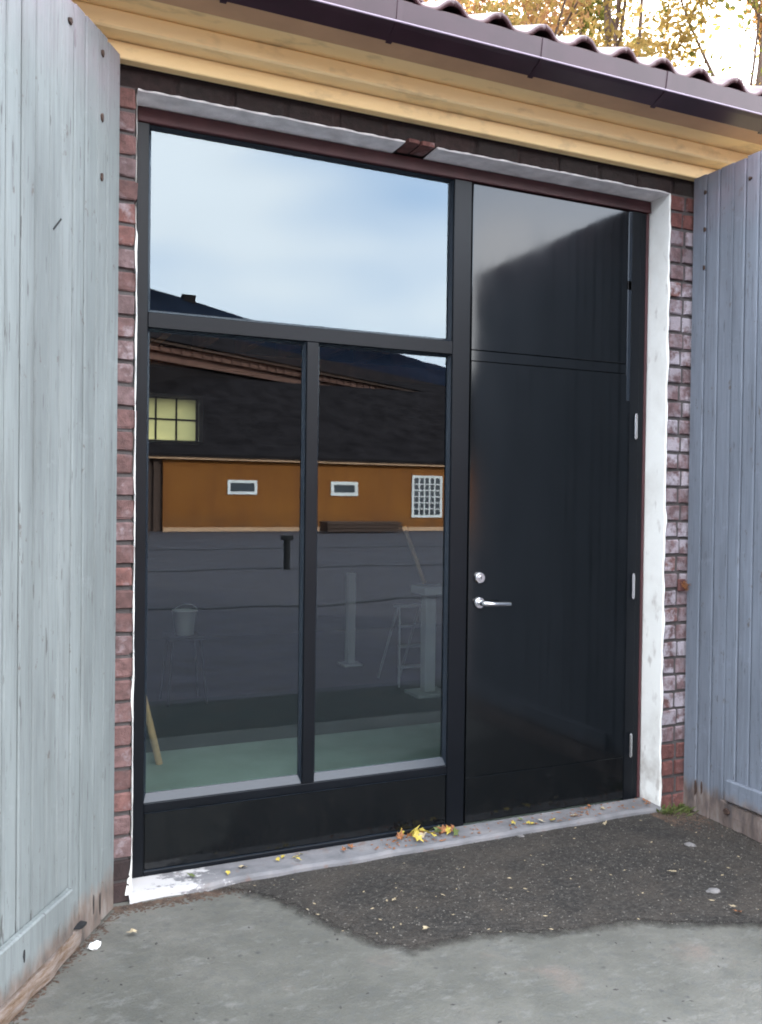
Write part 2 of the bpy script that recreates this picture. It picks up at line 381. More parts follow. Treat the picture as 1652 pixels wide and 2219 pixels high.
def feather(src):
    m_ = src.copy(); tt = m_.node_tree; out = [n_ for n_ in tt.nodes if n_.type == 'OUTPUT_MATERIAL'][0]; b_ = [n_ for n_ in tt.nodes if n_.type == 'BSDF_PRINCIPLED'][0]
    va = tt.nodes.new('ShaderNodeVertexColor'); va.layer_name = 'rim'
    g_ = tt.nodes.new('ShaderNodeNewGeometry'); n1 = tt.nodes.new('ShaderNodeTexNoise'); n1.inputs['Scale'].default_value = 24; n1.inputs['Detail'].default_value = 9; n1.inputs['Roughness'].default_value = .72
    tt.links.new(g_.outputs['Position'], n1.inputs[0])
    ad = tt.nodes.new('ShaderNodeMath'); ad.operation = 'ADD'; tt.links.new(va.outputs[0], ad.inputs[0]); tt.links.new(n1.outputs[0], ad.inputs[1])
    mr = tt.nodes.new('ShaderNodeMapRange'); mr.inputs[1].default_value = .84; mr.inputs[2].default_value = 1.34; tt.links.new(ad.outputs[0], mr.inputs[0]); tt.links.new(mr.outputs[0], b_.inputs['Alpha'])
    return m_
M['patch_f'] = feather(M['patch'])
tag(mobj('asphalt_patch', me, M['patch_f']), kind='structure')
# tar-filled cracks across the yard
for y0, xs in ((-8.3, (-6, 12)), (-14.7, (-10, 26)), (-22.0, (-10, 30))):
    ln = wob([(xs[0], y0), (xs[1], y0 - .4)], .5, .5, closed=False, fr=.6)
    b = MB(); w = .035 + .004 * abs(y0)
    for i in range(len(ln) - 1):
        (xa, ya), (xb, yb) = ln[i], ln[i + 1]
        b.add([(xa, ya - w, GZ - .006), (xb, yb - w, GZ - .006), (xb, yb + w, GZ - .006), (xa, ya + w, GZ - .006)], [(0, 1, 2, 3)])
    tag(b.build('tar_crack', M['gap']), kind='structure')

# threshold
b = MB()
N = 60
xs = [-.03 + i * (2.565 / N) for i in range(N + 1)]
vs_ = []; 
for i, x in enumerate(xs):
    e = -.012 + .016 * noise.noise(Vector((x * 5, 0, 0))) + .008 * noise.noise(Vector((x * 21, 3, 0))) + (.0 if x > .3 else -.008)
    zt = -.004 + .003 * noise.noise(Vector((x * 9, 5, 0)))
    vs_ += [(x, .128, .001), (x, e + .012, zt), (x, e, zt - .010), (x, e - .004, GZ - .01)]
fs_ = [(4 * i + k, 4 * i + k + 1, 4 * i + k + 5, 4 * i + k + 4) for i in range(N) for k in range(3)]
b.add(vs_, fs_)
tag(b.build('door_threshold', M['sill']), 'worn concrete threshold strip with white paint left at its near end, under the black frame', 'threshold')

# ------------------------------------------------------------------ the brick building
B = empty('brick_building', (0, 0, 0))
tag(B, 'brick building with dark glazed front, grey board shutters and cream eaves', 'building')
OX0, OX1, OZ = -.020, 2.532, 3.008     # opening in the wall
brick_var = []
for k in range(6):
    bm = bmesh.new(); bmesh.ops.create_cube(bm, size=1)
    bmesh.ops.bevel(bm, geom=bm.edges[:], offset=.055, segments=1, affect='EDGES')
    for v in bm.verts:
        v.co += Vector((random.uniform(-.02, .02), random.uniform(-.025, .025), random.uniform(-.045, .045)))
    me = bpy.data.meshes.new('brick'); bm.to_mesh(me); bm.free(); brick_var.append(me)
brick_meshes = {}
def brick(x0, x1, z0, z1, mk, y=0., dep=.10):
    k = random.randrange(6)
    if (k, mk) not in brick_meshes:
        me = brick_var[k].copy(); me.materials.append(M[mk]); brick_meshes[(k, mk)] = me
    dy = random.uniform(-.003, .003)
    o = mobj('brick', brick_meshes[(k, mk)], None, B, ((x0 + x1) / 2, y + dep / 2 + dy, (z0 + z1) / 2),
             (random.uniform(-.01, .01), random.uniform(-.012, .012), random.uniform(-.008, .008)), (x1 - x0, dep, z1 - z0))
    return o
CH = .0848; j = .0145
n = 0
z = 3.01
while z > 0:
    z0 = max(z - CH + j, -.03); z1 = z
    if z1 - z0 > .03:
        odd = n % 2
        r_ = random.uniform(-.006, .006)
        cuts = [-.022 + r_, -.135, -.36, -.58] if odd else [-.022 + r_, -.25, -.47, -.58]
        for a, b_ in zip(cuts[:-1], cuts[1:]): brick(b_ + j, a, z0, z1, 'brick_l' if z1 > .14 or a < -.1 else 'brick_dark')
        r_ = random.uniform(-.008, .006)
        sp = 2.618 + (.0 if odd else .014) + random.uniform(-.004, .004)
        mk = 'brick_r' if .35 < z1 < 2.85 else 'brick_red'
        brick(OX1 + .008 + r_, sp - j / 2, z0, z1, mk)
        brick(sp + j / 2, 2.705 if odd else 2.72, z0, z1, mk)
    n += 1; z -= CH
# lintel course, cornice shade and grime in its colour, gap where the head render has fallen off
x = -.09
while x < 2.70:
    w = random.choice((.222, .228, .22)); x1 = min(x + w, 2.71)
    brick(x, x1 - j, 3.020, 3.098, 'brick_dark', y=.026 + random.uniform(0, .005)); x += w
for a, b_ in ((1.10, 1.155), (1.165, 1.228)):
    brick(a, b_, 3.012, 3.03, 'brick_red', y=-.006, dep=.12)
# mortar backing (wall core): left pier, right pier, above the opening
b = MB(); b.box(-.6, -.028, .010, .30, -.04, 3.02); b.build('mortar_core', M['mortar'], B)
b = MB(); b.box(2.54, 2.72, .010, .30, -.04, 3.02); b.build('mortar_core', M['mortar'], B)
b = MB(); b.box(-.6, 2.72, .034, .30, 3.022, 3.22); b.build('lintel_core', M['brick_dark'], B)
# cream render beyond the brick piers
b = MB(); b.box(-4.5, -.60, -.004, .30, -.04, 3.22); b.build('rendered_wall', M['cream_render'], B)
b = MB(); b.box(2.722, 7.5, -.004, .30, -.04, 3.22); b.build('rendered_wall', M['cream_render'], B)
# white rendered reveals with ragged front edges
def reveal(x_face, side, name='reveal_render'):
    vs_ = []; fs_ = []; K = 90
    for i in range(K + 1):
        zz = -.004 + (3.010 + .004) * i / K
        rag = .010 * noise.noise(Vector((zz * 9, side * 3, 1))) + .006 * noise.noise(Vector((zz * 37, side, 4)))
        yf = -.004 + (rag if side > 0 else rag * 1.1)
        ex = .0045 + max(0, .013 * noise.noise(Vector((zz * 6, 7, side)))) + .003 * noise.noise(Vector((zz * 40, 7, side)))
        if side < 0:
            ex *= .8
            if zz > 2.5: yf += .035; ex = .001
            if zz < .12: ex += .022 * (1 - zz / .12)
        xw = x_face + .002 * noise.noise(Vector((zz * 4, 0, 2)))
        vs_ += [(xw, .30, zz), (xw, yf + .006, zz), (xw + side * .003, yf, zz), (xw + side * ex, yf - .001, zz), (xw + side * (ex + .001), .03, zz)]
    for i in range(K):
        for k in range(4): fs_.append((5 * i + k, 5 * i + k + 1, 5 * i + 5 + k + 1, 5 * i + 5 + k))
    return MB().add(vs_, fs_).build(name, M['white'], B)
reveal(OX1 - .004, 1); reveal(OX0 + .003, -1)
def head(x0, x1):
    K = int((x1 - x0) / .03); vs_ = []; fs_ = []
    for i in range(K + 1):
        xx = x0 + (x1 - x0) * i / K
        rag = .008 * noise.noise(Vector((xx * 8, 3, 1))) + .005 * noise.noise(Vector((xx * 33, 1, 4)))
        top = OZ + .006 + .006 * noise.noise(Vector((xx * 25, 1, 9)))
        vs_ += [(xx, .13, OZ), (xx, rag - .004, OZ), (xx, rag - .008, OZ + .004), (xx, rag - .006, top), (xx, .05, top)]
    for i in range(K):
        for k in range(4): fs_.append((5 * i + k, 5 * i + k + 1, 5 * i + 5 + k + 1, 5 * i + 5 + k))
    fs_ += [(0, 1, 2, 3, 4), tuple(5 * K + k for k in range(5))]
    o = MB().add(vs_, fs_).build('head_render', M['head_grey'], B)
    return o
head(OX0, 1.085); head(1.238, OX1)

# ---- cornice boards, soffit, gutter
X0, X1 = -3.2, 6.2
b = MB(); b.prism([(-.030, 3.100), (-.034, 3.104), (-.034, 3.158), (-.030, 3.162), (.01, 3.162), (.01, 3.100)], X0, X1); b.build('cornice_board', M['cream'], B)
b = MB(); b.prism([(-.030, 3.165), (-.110, 3.165), (-.117, 3.172), (-.117, 3.226), (-.112, 3.231), (.01, 3.231), (.01, 3.165)], X0, X1); b.build('cornice_board', M['cream'], B)
b = MB(); b.box(X0, X1, -.2200, -.100, 3.236, 3.252, .003); b.build('soffit_board', M['cream'], B)
b = MB(); b.box(X0, X1, -.345, -.223, 3.232, 3.248, .003); b.build('soffit_board', M['tan'], B)
gt = MB()
gt.prism([(-.34, 3.228), (-.405, 3.252), (-.425, 3.262), (-.436, 3.335), (-.432, 3.335), (-.420, 3.268), (-.404, 3.258), (-.34, 3.234)], X0, X1)
gu = gt.build('gutter', M['gutter'], B)
gl_ = MB(); gl_.tube([(X0, -.4265, 3.2615), (X1, -.4265, 3.2615)], .0042, 8); gl_.build('gutter_lip', M['gutter_lip'], gu)
b = MB(); b.box(X0, X1, -.415, -.395, 3.30, 3.352, .002); b.build('tile_batten', M['tile'], B)
b = MB(); b.box(X0, X1, -.345, -.325, 3.25, 3.36); b.build('fascia_board', M['gutter'], B)
for k in range(-6, 9):
    sx = .851 + .6375 * k
    b = MB(); b.prism([(-.33, 3.2245), (-.405, 3.2485), (-.4285, 3.2585), (-.4395, 3.336), (-.4355, 3.336), (-.424, 3.264), (-.404, 3.253), (-.33, 3.229)], sx - .012, sx + .012)
    b.build('gutter_joint', M['gutter'], gu)
# ---- roof: wave-shaped tiles, first rows tile by tile
PIT = .205; SL = R(25.5); TL = .36
def tile_mesh(nper=1, length=.40):
    vs_ = []; fs_ = []; K = 14 * nper; prof = []
    for i in range(K + 1):
        u = (i / K) * nper; ph = (u % 1.0 if i < K else 1.0)
        h = .0215 * math.cos(2 * math.pi * u + .25 * math.sin(2 * math.pi * u) - .35 * math.sin(4 * math.pi * u) * .6) + .002
        prof.append(((u - .5 * nper) * PIT * 1.0, h))
    for yy, dz in ((0, 0), (.012, .004), (length, .004)):
        for th in (.0, -.019):
            for x_, h in prof: vs_.append((x_, yy, h + dz * (th == 0) + th))
    W_ = K + 1
    def idx(r, t_, i): return (r * 2 + t_) * W_ + i
    for i in range(K):
        for r in (0, 1): fs_ += [(idx(r, 0, i), idx(r, 0, i + 1), idx(r + 1, 0, i + 1), idx(r + 1, 0, i)), (idx(r, 1, i), idx(r + 1, 1, i), idx(r + 1, 1, i + 1), idx(r, 1, i + 1))]
        fs_.append((idx(0, 0, i), idx(0, 1, i), idx(0, 1, i + 1), idx(0, 0, i + 1)))
    for i in (0, K):
        for r in (0, 1): fs_.append((idx(r, 0, i), idx(r + 1, 0, i), idx(r + 1, 1, i), idx(r, 1, i)))
    t_ = MB(); t_.add(vs_, fs_, True); return t_
tm = tile_mesh().mesh('roof_tile', M['tile'])
EY, EZ = -.43, 3.366
rowv = Vector((0, math.cos(SL), math.sin(SL)))
for r in range(2):
    for k in range(-16, 25):
        # profile crest sits on the tile's side edges, so tile centres fall between the crests
        xx = 1.079 + PIT * (k + .5)
        p = Vector((xx, EY, EZ)) + rowv * (TL * r) + Vector((0, -math.sin(SL), math.cos(SL))) * (.016 * (r > 0) + random.uniform(-.002, .002))
        mobj('roof_tile', tm, None, B, p, (SL - .035, random.uniform(-.01, .01), random.uniform(-.006, .006)))
big = MB()
src = tile_mesh()
for r in range(2, 10):
    for k in range(-16, 25):
        p = Vector((1.079 + PIT * (k + .5), EY, EZ)) + rowv * (TL * r) + Vector((0, -math.sin(SL), math.cos(SL))) * .016
        mt = Matrix.Translation(p) @ Matrix.Rotation(SL - .035, 4, 'X')
        big.add([mt @ Vector(v) for v in src.v], src.f, True)
o = big.build('roof_tile', M['tile'], B); o['kind'] = 'stuff'
b = MB(); b.tube([Vector((X0, EY, EZ + .02)) + rowv * (TL * 10), Vector((X1 - .2, EY, EZ + .02)) + rowv * (TL * 10)], .09, 12); b.build('ridge', M['tile'], B)
ry = EY + math.cos(SL) * TL * 10; rz = EZ + math.sin(SL) * TL * 10
b = MB(); b.prism([(-.34, 3.34), (ry, rz - .06), (6.55, 3.34 + .0), (6.5, 3.30), (ry, rz - .11), (-.33, 3.30)], X0, X1); b.build('roof_deck', M['tan'], B)
# ---- rear and side walls, interior shell
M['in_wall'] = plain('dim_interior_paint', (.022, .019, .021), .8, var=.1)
M['in_floor'] = plain('unlit_green_floor', (.006, .016, .015), .8, var=.2, vs_=3)  # floor deeper in the room, lack of daylight put into the colour
M['in_floor2'] = plain('lit_green_floor', (.24, .30, .265), .6, var=.12, vs_=4)  # same floor near the glass, daylight painted in as paler green
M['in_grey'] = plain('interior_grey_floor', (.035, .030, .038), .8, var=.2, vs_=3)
M['brown_beam'] = plain('brown_timber', (.72, .30, .20), .6, var=.2, vs_=5)
M['post'] = plain('white_post_paint', (.50, .50, .51), .5, var=.04)
WX0, WX1, WZ0, WZ1 = .96, 1.60, 2.08, 2.53       # small window high in the back wall
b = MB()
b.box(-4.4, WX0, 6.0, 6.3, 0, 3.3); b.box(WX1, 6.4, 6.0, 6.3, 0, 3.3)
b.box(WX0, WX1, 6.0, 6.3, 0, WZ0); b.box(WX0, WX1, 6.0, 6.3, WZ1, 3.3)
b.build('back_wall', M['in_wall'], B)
b = MB(); b.box(-4.5, -4.4, .3, 6.3, -.03, 3.3); b.build('side_wall', M['in_wall'], B)
b = MB(); b.box(6.4, 6.5, .3, 6.3, -.03, 3.3); b.build('side_wall', M['in_wall'], B)
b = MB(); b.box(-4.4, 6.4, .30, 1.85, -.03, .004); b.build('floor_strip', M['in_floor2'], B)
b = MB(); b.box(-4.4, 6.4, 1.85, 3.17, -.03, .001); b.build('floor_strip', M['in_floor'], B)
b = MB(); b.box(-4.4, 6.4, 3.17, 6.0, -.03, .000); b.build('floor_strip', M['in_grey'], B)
b = MB(); b.box(-.02, 2.53, .20, .30, -.03, .003); b.build('floor_strip', M['in_floor2'], B)
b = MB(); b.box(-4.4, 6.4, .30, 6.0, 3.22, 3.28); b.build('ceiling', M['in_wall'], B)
b = MB(); b.box(-4.4, 6.4, 5.86, 5.995, 2.84, 3.02, .01); b.build('ceiling_beam', M['brown_beam'], B)
for k in range(22):
    xx = -4.0 + k * .46
    b = MB(); b.box(xx, xx + .09, 5.2, 5.99, 3.03, 3.215, .005); b.build('ceiling_joist', M['brown_beam'], B)
t = NT('frosted_yellow_pane'); t.color((.55, .55, .32)); t.b.inputs['Transmission Weight'].default_value = 0; 
tr_ = t.n('ShaderNodeBsdfTranslucent'); tr_.inputs[0].default_value = (.44, .42, .29, 1); t.l(tr_.outputs[0], t.out.inputs[0]); M['frost'] = t.m
wf = MB(); wf.box(WX0 - .03, WX0, 5.98, 6.2, WZ0 - .03, WZ1 + .03); wf.box(WX1, WX1 + .05, 5.98, 6.2, WZ0 - .03, WZ1 + .03); wf.box(WX0, WX1, 5.97, 6.2, WZ0 - .035, WZ0); wf.box(WX0, WX1, 5.98, 6.2, WZ1, WZ1 + .03)
W_ = wf.build('small_window', M['post'], B)
for i in range(3):
    for k in range(2):
        x0 = WX0 + i * (WX1 - WX0) / 3; z0 = WZ0 + k * (WZ1 - WZ0) / 2
        b = MB(); b.box(x0 + .008, x0 + (WX1 - WX0) / 3 - .008, 6.10, 6.104, z0 + .008, z0 + (WZ1 - WZ0) / 2 - .008); b.build('pane', M['frost'], W_)
b = MB()
for i in (1, 2): b.box(WX0 + i * (WX1 - WX0) / 3 - .008, WX0 + i * (WX1 - WX0) / 3 + .008, 6.085, 6.115, WZ0, WZ1)
b.box(WX0, WX1, 6.084, 6.116, (WZ0 + WZ1) / 2 - .008, (WZ0 + WZ1) / 2 + .008); b.build('glazing_bar', M['gap'], W_)

# ---- dark glazed front
FY = .130
F = MB(); F.box(0, .046, FY, .20, 0, 2.948, .002); fr0 = F.build('window_frame', M['frame'], B)
def fr(x0, x1, z0, z1, name='frame_member', y=FY, m='frame', c=.002, yb=.20):
    return MB().box(x0, x1, y, yb, z0, z1, c).build(name, M[m], fr0)
fr(.047, 1.401, 2.158, 2.218, 'transom')
fr(.705, .758, .288, 2.157, 'mullion')
fr(1.402, 1.492, 0, 2.948, 'frame_member')
fr(.047, 1.401, .252, .287, 'bottom_rail')
fr(.047, 1.401, 0, .018, 'bottom_rail')
fr(.050, 1.398, .024, .247, 'base_panel', FY + .004, 'door')
fr(.047, 1.401, .018, .252, 'panel_backing', FY + .012, 'gap', 0)
b = MB(); b.box(.047, 1.401, FY + .001, FY + .010, .2475, .2495); b.build('panel_bead', M['bead'], fr0)
b = MB(); b.box(.047, 1.401, FY + .001, FY + .010, .0195, .0225); b.build('panel_bead', M['bead'], fr0)
b = MB(); b.box(.0, 2.522, .122, .20, 2.950, 3.006, .003); b.build('head_timber', M['maroon'], B)
fr(2.506, 2.522, 0, 2.948, 'edge_strip', FY + .004, 'maroon')
fr(-.016, -.001, 0, 2.948, 'edge_strip', FY + .006, 'maroon')
# panes with their beads
for (x0, x1, z0, z1) in ((.047, 1.401, 2.219, 2.947), (.047, .704, .288, 2.157), (.759, 1.401, .288, 2.157)):
    w = .011; wb = .032 if z0 < 1 else .012
    b = MB(); y0 = FY + .010; y1 = .158
    # bevelled bead ring: outer edge proud, sloping back to the glass
    o_ = [(x0, z0), (x1, z0), (x1, z1), (x0, z1)]; i_ = [(x0 + w, z0 + wb), (x1 - w, z0 + wb), (x1 - w, z1 - w), (x0 + w, z1 - w)]
    vs_ = [(x, y0, z) for x, z in o_] + [(x, y1, z) for x, z in i_] + [(x, .166, z) for x, z in o_] + [(x, .166, z) for x, z in i_]
    fs_ = []
    for k in range(4):
        k2 = (k + 1) % 4; fs_ += [(k, k2, 4 + k2, 4 + k), (4 + k, 4 + k2, 12 + k2, 12 + k), (k, 8 + k, 8 + k2, k2)]
    b.add(vs_, fs_); b.build('glazing_bead', M['bead'], fr0)
    b = MB(); b.box(x0 + .004, x1 - .004, .164, .170, z0 + .004, z1 - .004); b.build('glass_pane', M['glass'], fr0)
# door side: hinge stile, upper panel, leaf
fr(2.414, 2.470, 0, 2.948, 'frame_member')
fr(2.472, 2.504, 0, 2.948, 'frame_member', FY + .006)
fr(1.4925, 2.4135, 0, 2.948, 'door_recess', FY + .022, 'gap', 0)
b = MB(); b.box(1.498, 2.383, .128, .150, 2.187, 2.940, .002); b.build('upper_panel', M['door'], B)
b = MB(); b.box(2.386, 2.410, .124, .150, 2.0, 2.944, .004); b.build('panel_bead', M['bead'], B)
b = MB(); b.box(2.386, 2.410, .124, .150, 2.55, 2.60, .003); b.build('panel_catch', M['gap'], B)
MB().box(1.498, 2.408, .1275, .150, 2.137, 2.1845, .0015).build('door_rail', M['door'], B)
D = MB().box(1.498, 2.408, .126, .150, .2225, 2.1345, .0015).build('door', M['door'], B)
MB().box(1.498, 2.408, .1262, .150, .012, .2205, .002).build('kick_plate', M['door'], D)
for z0, z1 in ((1.820, 1.935), (1.020, 1.135), (.222, .332)):
    h = MB(); h.tube([(2.447, .122, z0), (2.447, .122, z1)], .0085, 12); h.tube([(2.447, .122, z0 - .006), (2.447, .122, z0)], .006, 8); h.tube([(2.447, .122, z1), (2.447, .122, z1 + .006)], .006, 8)
    h.build('hinge', M['steel'], D)
# handle: rose, neck, lever turning to the right
h = MB(); hx, hz = 1.556, 1.026
h.tube([(hx, .126, hz), (hx, .117, hz), (hx, .115, hz)], [.026, .026, .023], 24); hr_ = h.build('handle_rose', M['steel'], D)
h = MB(); h.tube([(hx, .118, hz), (hx, .088, hz), (hx + .004, .078, hz), (hx + .014, .072, hz), (hx + .05, .070, hz - .002), (hx + .11, .071, hz - .004), (hx + .137, .076, hz - .006)],
                 [.0125, .0125, .0125, .0120, .0105, .0100, .0090], 14); h.build('handle', M['steel'], D)
h = MB(); lx, lz = 1.554, 1.142
h.tube([(lx, .126, lz), (lx, .113, lz), (lx, .110, lz)], [.0255, .0255, .022], 24); h.tube([(lx, .110, lz), (lx, .106, lz)], [.012, .011], 16)
h.build('lock_cylinder', M['steel'], D)
MB().box(lx - .0015, lx + .0015, .1045, .107, lz - .006, lz + .006).build('keyhole', M['gap'], D)

# ---- board shutters
def shutter(name, O, u, w, bounds, m, label, foot_mat, ledge, base_from):
    """O: hinge corner, u: direction outwards along the leaf, w: out of the face we see"""
    u = Vector(u).normalized(); w = Vector(w).normalized()
    tf = Matrix(((u.x, w.x, 0, O[0]), (u.y, w.y, 0, O[1]), (0, 0, 1, 0), (0, 0, 0, 1)))
    back = MB().box(.004, bounds[-1] - .004, -.046, -.022, .12, 3.02)
    root = mobj(name, back.mesh(name, M['gap'], tf), None, B); root['label'] = label
    fin = []
    for a, b_ in zip(bounds[:-1], bounds[1:]):
        fin.append(a)
        foot = -.024 + random.uniform(0, .018); top = 3.098 + random.uniform(-.006, .004); dw = random.uniform(-.0022, .0022)
        bm = bmesh.new(); bmesh.ops.create_cube(bm, size=1)
        bmesh.ops.scale(bm, vec=(b_ - a - (.0075 if len(fin) % 2 == 0 else .0030), .022, top - foot), verts=bm.verts)
        bmesh.ops.bevel(bm, geom=[e for e in bm.edges if abs(e.verts[0].co.z - e.verts[1].co.z) > 1], offset=.0045, segments=1, affect='EDGES')
        bmesh.ops.translate(bm, vec=((a + b_) / 2, -.011 + dw, (top + foot) / 2), verts=bm.verts)
        # centre bead line on wider boards
        me = bpy.data.meshes.new('plank'); bm.to_mesh(me); bm.free(); me.transform(tf)
        mobj('plank', me, m, root)
    def part(nm, mat, *bx):
        mb = MB()
        for q in bx: mb.box(*q)
        return mobj(nm, mb.mesh(nm, mat, tf), None, root)
    part('ledge', m, (ledge[0], bounds[-1], .0005, .026, ledge[1], ledge[2], .005))
    # rough foot board
    K = 46; vs_ = []; fs_ = []
    for i in range(K + 1):
        s = base_from + (bounds[-1] - base_from) * i / K
        zt = ledge[1] - .012 + .007 * noise.noise(Vector((s * 14, 1, 1))); zb = GZ + .006 + .010 * abs(noise.noise(Vector((s * 17, 4, 1))))
        th = .017 + .006 * noise.noise(Vector((s * 11, 8, 1))) - .012 * max(0, 1 - i / 6)
        vs_ += [(s, .0005, zt), (s, th, zt - .006), (s, th + .002, (zt + zb) / 2), (s, th - .004, zb), (s, .0005, zb)]
    for i in range(K):
        for k in range(4): fs_.append((5 * i + k, 5 * i + k + 1, 5 * i + 6 + k, 5 * i + 5 + k))
    fs_ += [(0, 1, 2, 3, 4), tuple(5 * K + k for k in range(5))]
    mobj('foot_board', MB().add(vs_, fs_).mesh('foot_board', foot_mat, tf), None, root)
    return root, tf, part
a = R(32.5)
rootL, tfL, partL = shutter('shutter', (-.0905, -.060, 0), (-math.sin(a), -math.cos(a), 0), (math.cos(a), -math.sin(a), 0),
        [0, .102, .186, .272, .35, .432, .508, .588, .668, .745, .825, .90, .98, 1.06, 1.14, 1.22, 1.30, 1.38, 1.46, 1.54, 1.62, 1.70, 1.78, 1.84], M['wood_l'], 'grey shutter of vertical boards standing open on the left', M['rotten'], (.365, .058, .215), .27)
rootR, tfR, partR = shutter('shutter', (2.668, -.012, 0), (0, -1, 0), (-1, 0, 0),
        [0, .088, .175, .26, .335, .41, .49, .57, .65, .73, .81, .89, .97, 1.05, 1.13, 1.21, 1.29, 1.37, 1.45, 1.53, 1.61, 1.69, 1.77, 1.84], M['wood_r'], 'grey shutter of vertical boards standing open on the right', M['wood_r'], (.298, .105, .205), .25)
def blob(part_name, tf, s, z, rx, rz, m, root, th=.003, seed=0):
    K = 14; vs_ = [(s, th + .001, z)]; 
    for i in range(K):
        t_ = 2 * math.pi * i / K; q = 1 + .45 * noise.noise(Vector((math.cos(t_) * 1.7, math.sin(t_) * 1.7, seed + z * 3)))
        vs_.append((s + rx * q * math.cos(t_), th, z + rz * q * math.sin(t_)))
    n0 = len(vs_)
    for i in range(K): vx = vs_[1 + i]; vs_.append((vx[0] * 1.0 + (vx[0] - s) * .15, .0003, vx[2] + (vx[2] - z) * .15))
    fs_ = [(0, 1 + i, 1 + (i + 1) % K) for i in range(K)] + [(1 + i, n0 + i, n0 + (i + 1) % K, 1 + (i + 1) % K) for i in range(K)]
    mobj(part_name, MB().add(vs_, fs_).mesh(part_name, m, tf), None, root)
for z in (3.03, 2.81, 2.605): blob('bolt_head', tfL, .152, z, .008, .012, M['rust'], rootL, .005)
blob('bolt_head', tfL, .385, 3.02, .009, .011, M['rust'], rootL, .006)
for z in (3.01, 2.83, 2.646): blob('bolt_head', tfR, .082, z, .007, .010, M['rust'], rootR, .005)
blob('bolt_head', tfR, .36, 2.99, .008, .008, M['rust'], rootR, .006)
# rot holes and loose flakes near the feet
for s, z, rx, rz in ((.672, .145, .006, .019), (.285, .052, .026, .006), (.17, .07, .003, .03), (.12, .05, .003, .035)):
    blob('rot_hole', tfL, s, z, rx, rz, M['gap'], rootL, .027 if s > .36 and z > .06 else (.022 if s > .27 else .002), 5)
for s, z, rx, rz in ((.30, .052, .016, .014), (.085, .10, .007, .035), (.125, .11, .005, .03)):
    blob('rot_hole', tfR, s, z, rx, rz, M['rust'], rootR, .021 if s > .25 else .002, 9)
# short knife scratch on the left leaf
mobj('scratch', MB().add([(.43, .0012, 2.372), (.436, .0012, 2.376), (.488, .0012, 2.327), (.482, .0012, 2.322)], [(0, 1, 2, 3)]).mesh('scratch', M['gap'], tfL), None, rootL)

# ------------------------------------------------------------------ things inside, seen through the glass
M['tanwood'] = plain('raw_pine', (.42, .26, .13), .7, var=.2, vs_=10)
M['alu'] = plain('dull_aluminium', (.40, .40, .42), .5, metal=.3)
b = MB(); b.tube([(.255, 1.50, .50), (.385, 1.60, .006)], .020, 10)
tag(b.build('wooden_stick', M['tanwood']), 'short raw wooden pole leaning behind the left glass pane, foot on the pale floor', 'wooden pole')
b = MB(); b.tube([(2.46, 2.78, 1.29), (2.58, 2.66, .86)], .016, 8)
tag(b.build('wooden_rod', M['tanwood']), 'thin pinkish wooden rod slanting down onto the white stand behind the right pane', 'wooden rod')
P1 = empty('white_stand', (2.62, 2.66, 0)); tag(P1, 'white single-post stand with a small flat top behind the right pane', 'stand')
MB().box(-.045, .045, -.04, .04, .03, .775, .004).build('post', M['post'], P1)
MB().box(-.10, .16, -.12, .12, .776, .835, .006).build('top', M['post'], P1)
MB().box(-.14, .14, -.12, .12, .002, .029, .004).build('base', M['post'], P1)
P2 = empty('white_post', (2.53, 4.0, 0)); tag(P2, 'slim white upright post deeper in the room, left of the stand', 'post')
MB().box(-.035, .035, -.035, .035, .021, .83, .004).build('shaft', M['post'], P2)
MB().box(-.09, .09, -.09, .09, .001, .020, .003).build('base', M['post'], P2)
S = empty('stepladder', (2.62, 3.2, 0)); tag(S, 'small aluminium stepladder standing open between the two white posts', 'stepladder')
for sx in (-.0, .20):
    MB().tube([(-.10 + sx, .16, .003), (-.0 + sx, .0, .62)], .009, 6).build('rail', M['alu'], S)
    MB().tube([(-.10 + sx, -.24, .003), (.0 + sx, -.03, .62)], .009, 6).build('rail', M['alu'], S)
for k in range(1, 4):
    f = k / 4
    MB().box(-.10 + .1 * f, .10 + .1 * f, -.24 + .21 * f - .03, -.24 + .21 * f + .03, .62 * f - .008, .62 * f + .008).build('step', M['alu'], S)
MB().box(-.02, .22, -.06, .04, .61, .63).build('step', M['alu'], S)
# bucket on a low crate
C_ = empty('stool', (.84, 3.1, 0)); tag(C_, 'dark four-legged stool carrying the pale bucket behind the left pane', 'stool')
MB().box(-.13, .13, -.13, .13, .465, .492, .004).build('seat', M['gap'], C_)
for sx in (-1, 1):
    for sy in (-1, 1): MB().tube([(sx * .14, sy * .14, .004), (sx * .10, sy * .10, .464)], .010, 6).build('leg', M['gap'], C_)
BK = empty('bucket', (.84, 3.08, .496)); tag(BK, 'pale plastic bucket standing on a dark stool behind the left pane', 'bucket')
b = MB(); K = 20; vs_ = []
for r_, zz in ((.065, 0), (.085, .17), (.090, .17), (.090, .178), (.080, .178), (.060, .01)):
    vs_ += [(r_ * math.cos(2 * math.pi * i / K), r_ * math.sin(2 * math.pi * i / K), zz) for i in range(K)]
fs_ = [(q * K + i, q * K + (i + 1) % K, (q + 1) * K + (i + 1) % K, (q + 1) * K + i) for q in range(5) for i in range(K)] + [tuple(range(K)), tuple(5 * K + i for i in range(K))]
b.add(vs_, fs_, True); b.build('shell', M['post'], BK)
MB().tube([(.088 * math.cos(t_), -.02 - .03 * math.sin(t_), .165 + .06 * math.sin(t_)) for t_ in [math.pi * i / 10 for i in range(11)]], .003, 6).build('bail', M['alu'], BK)

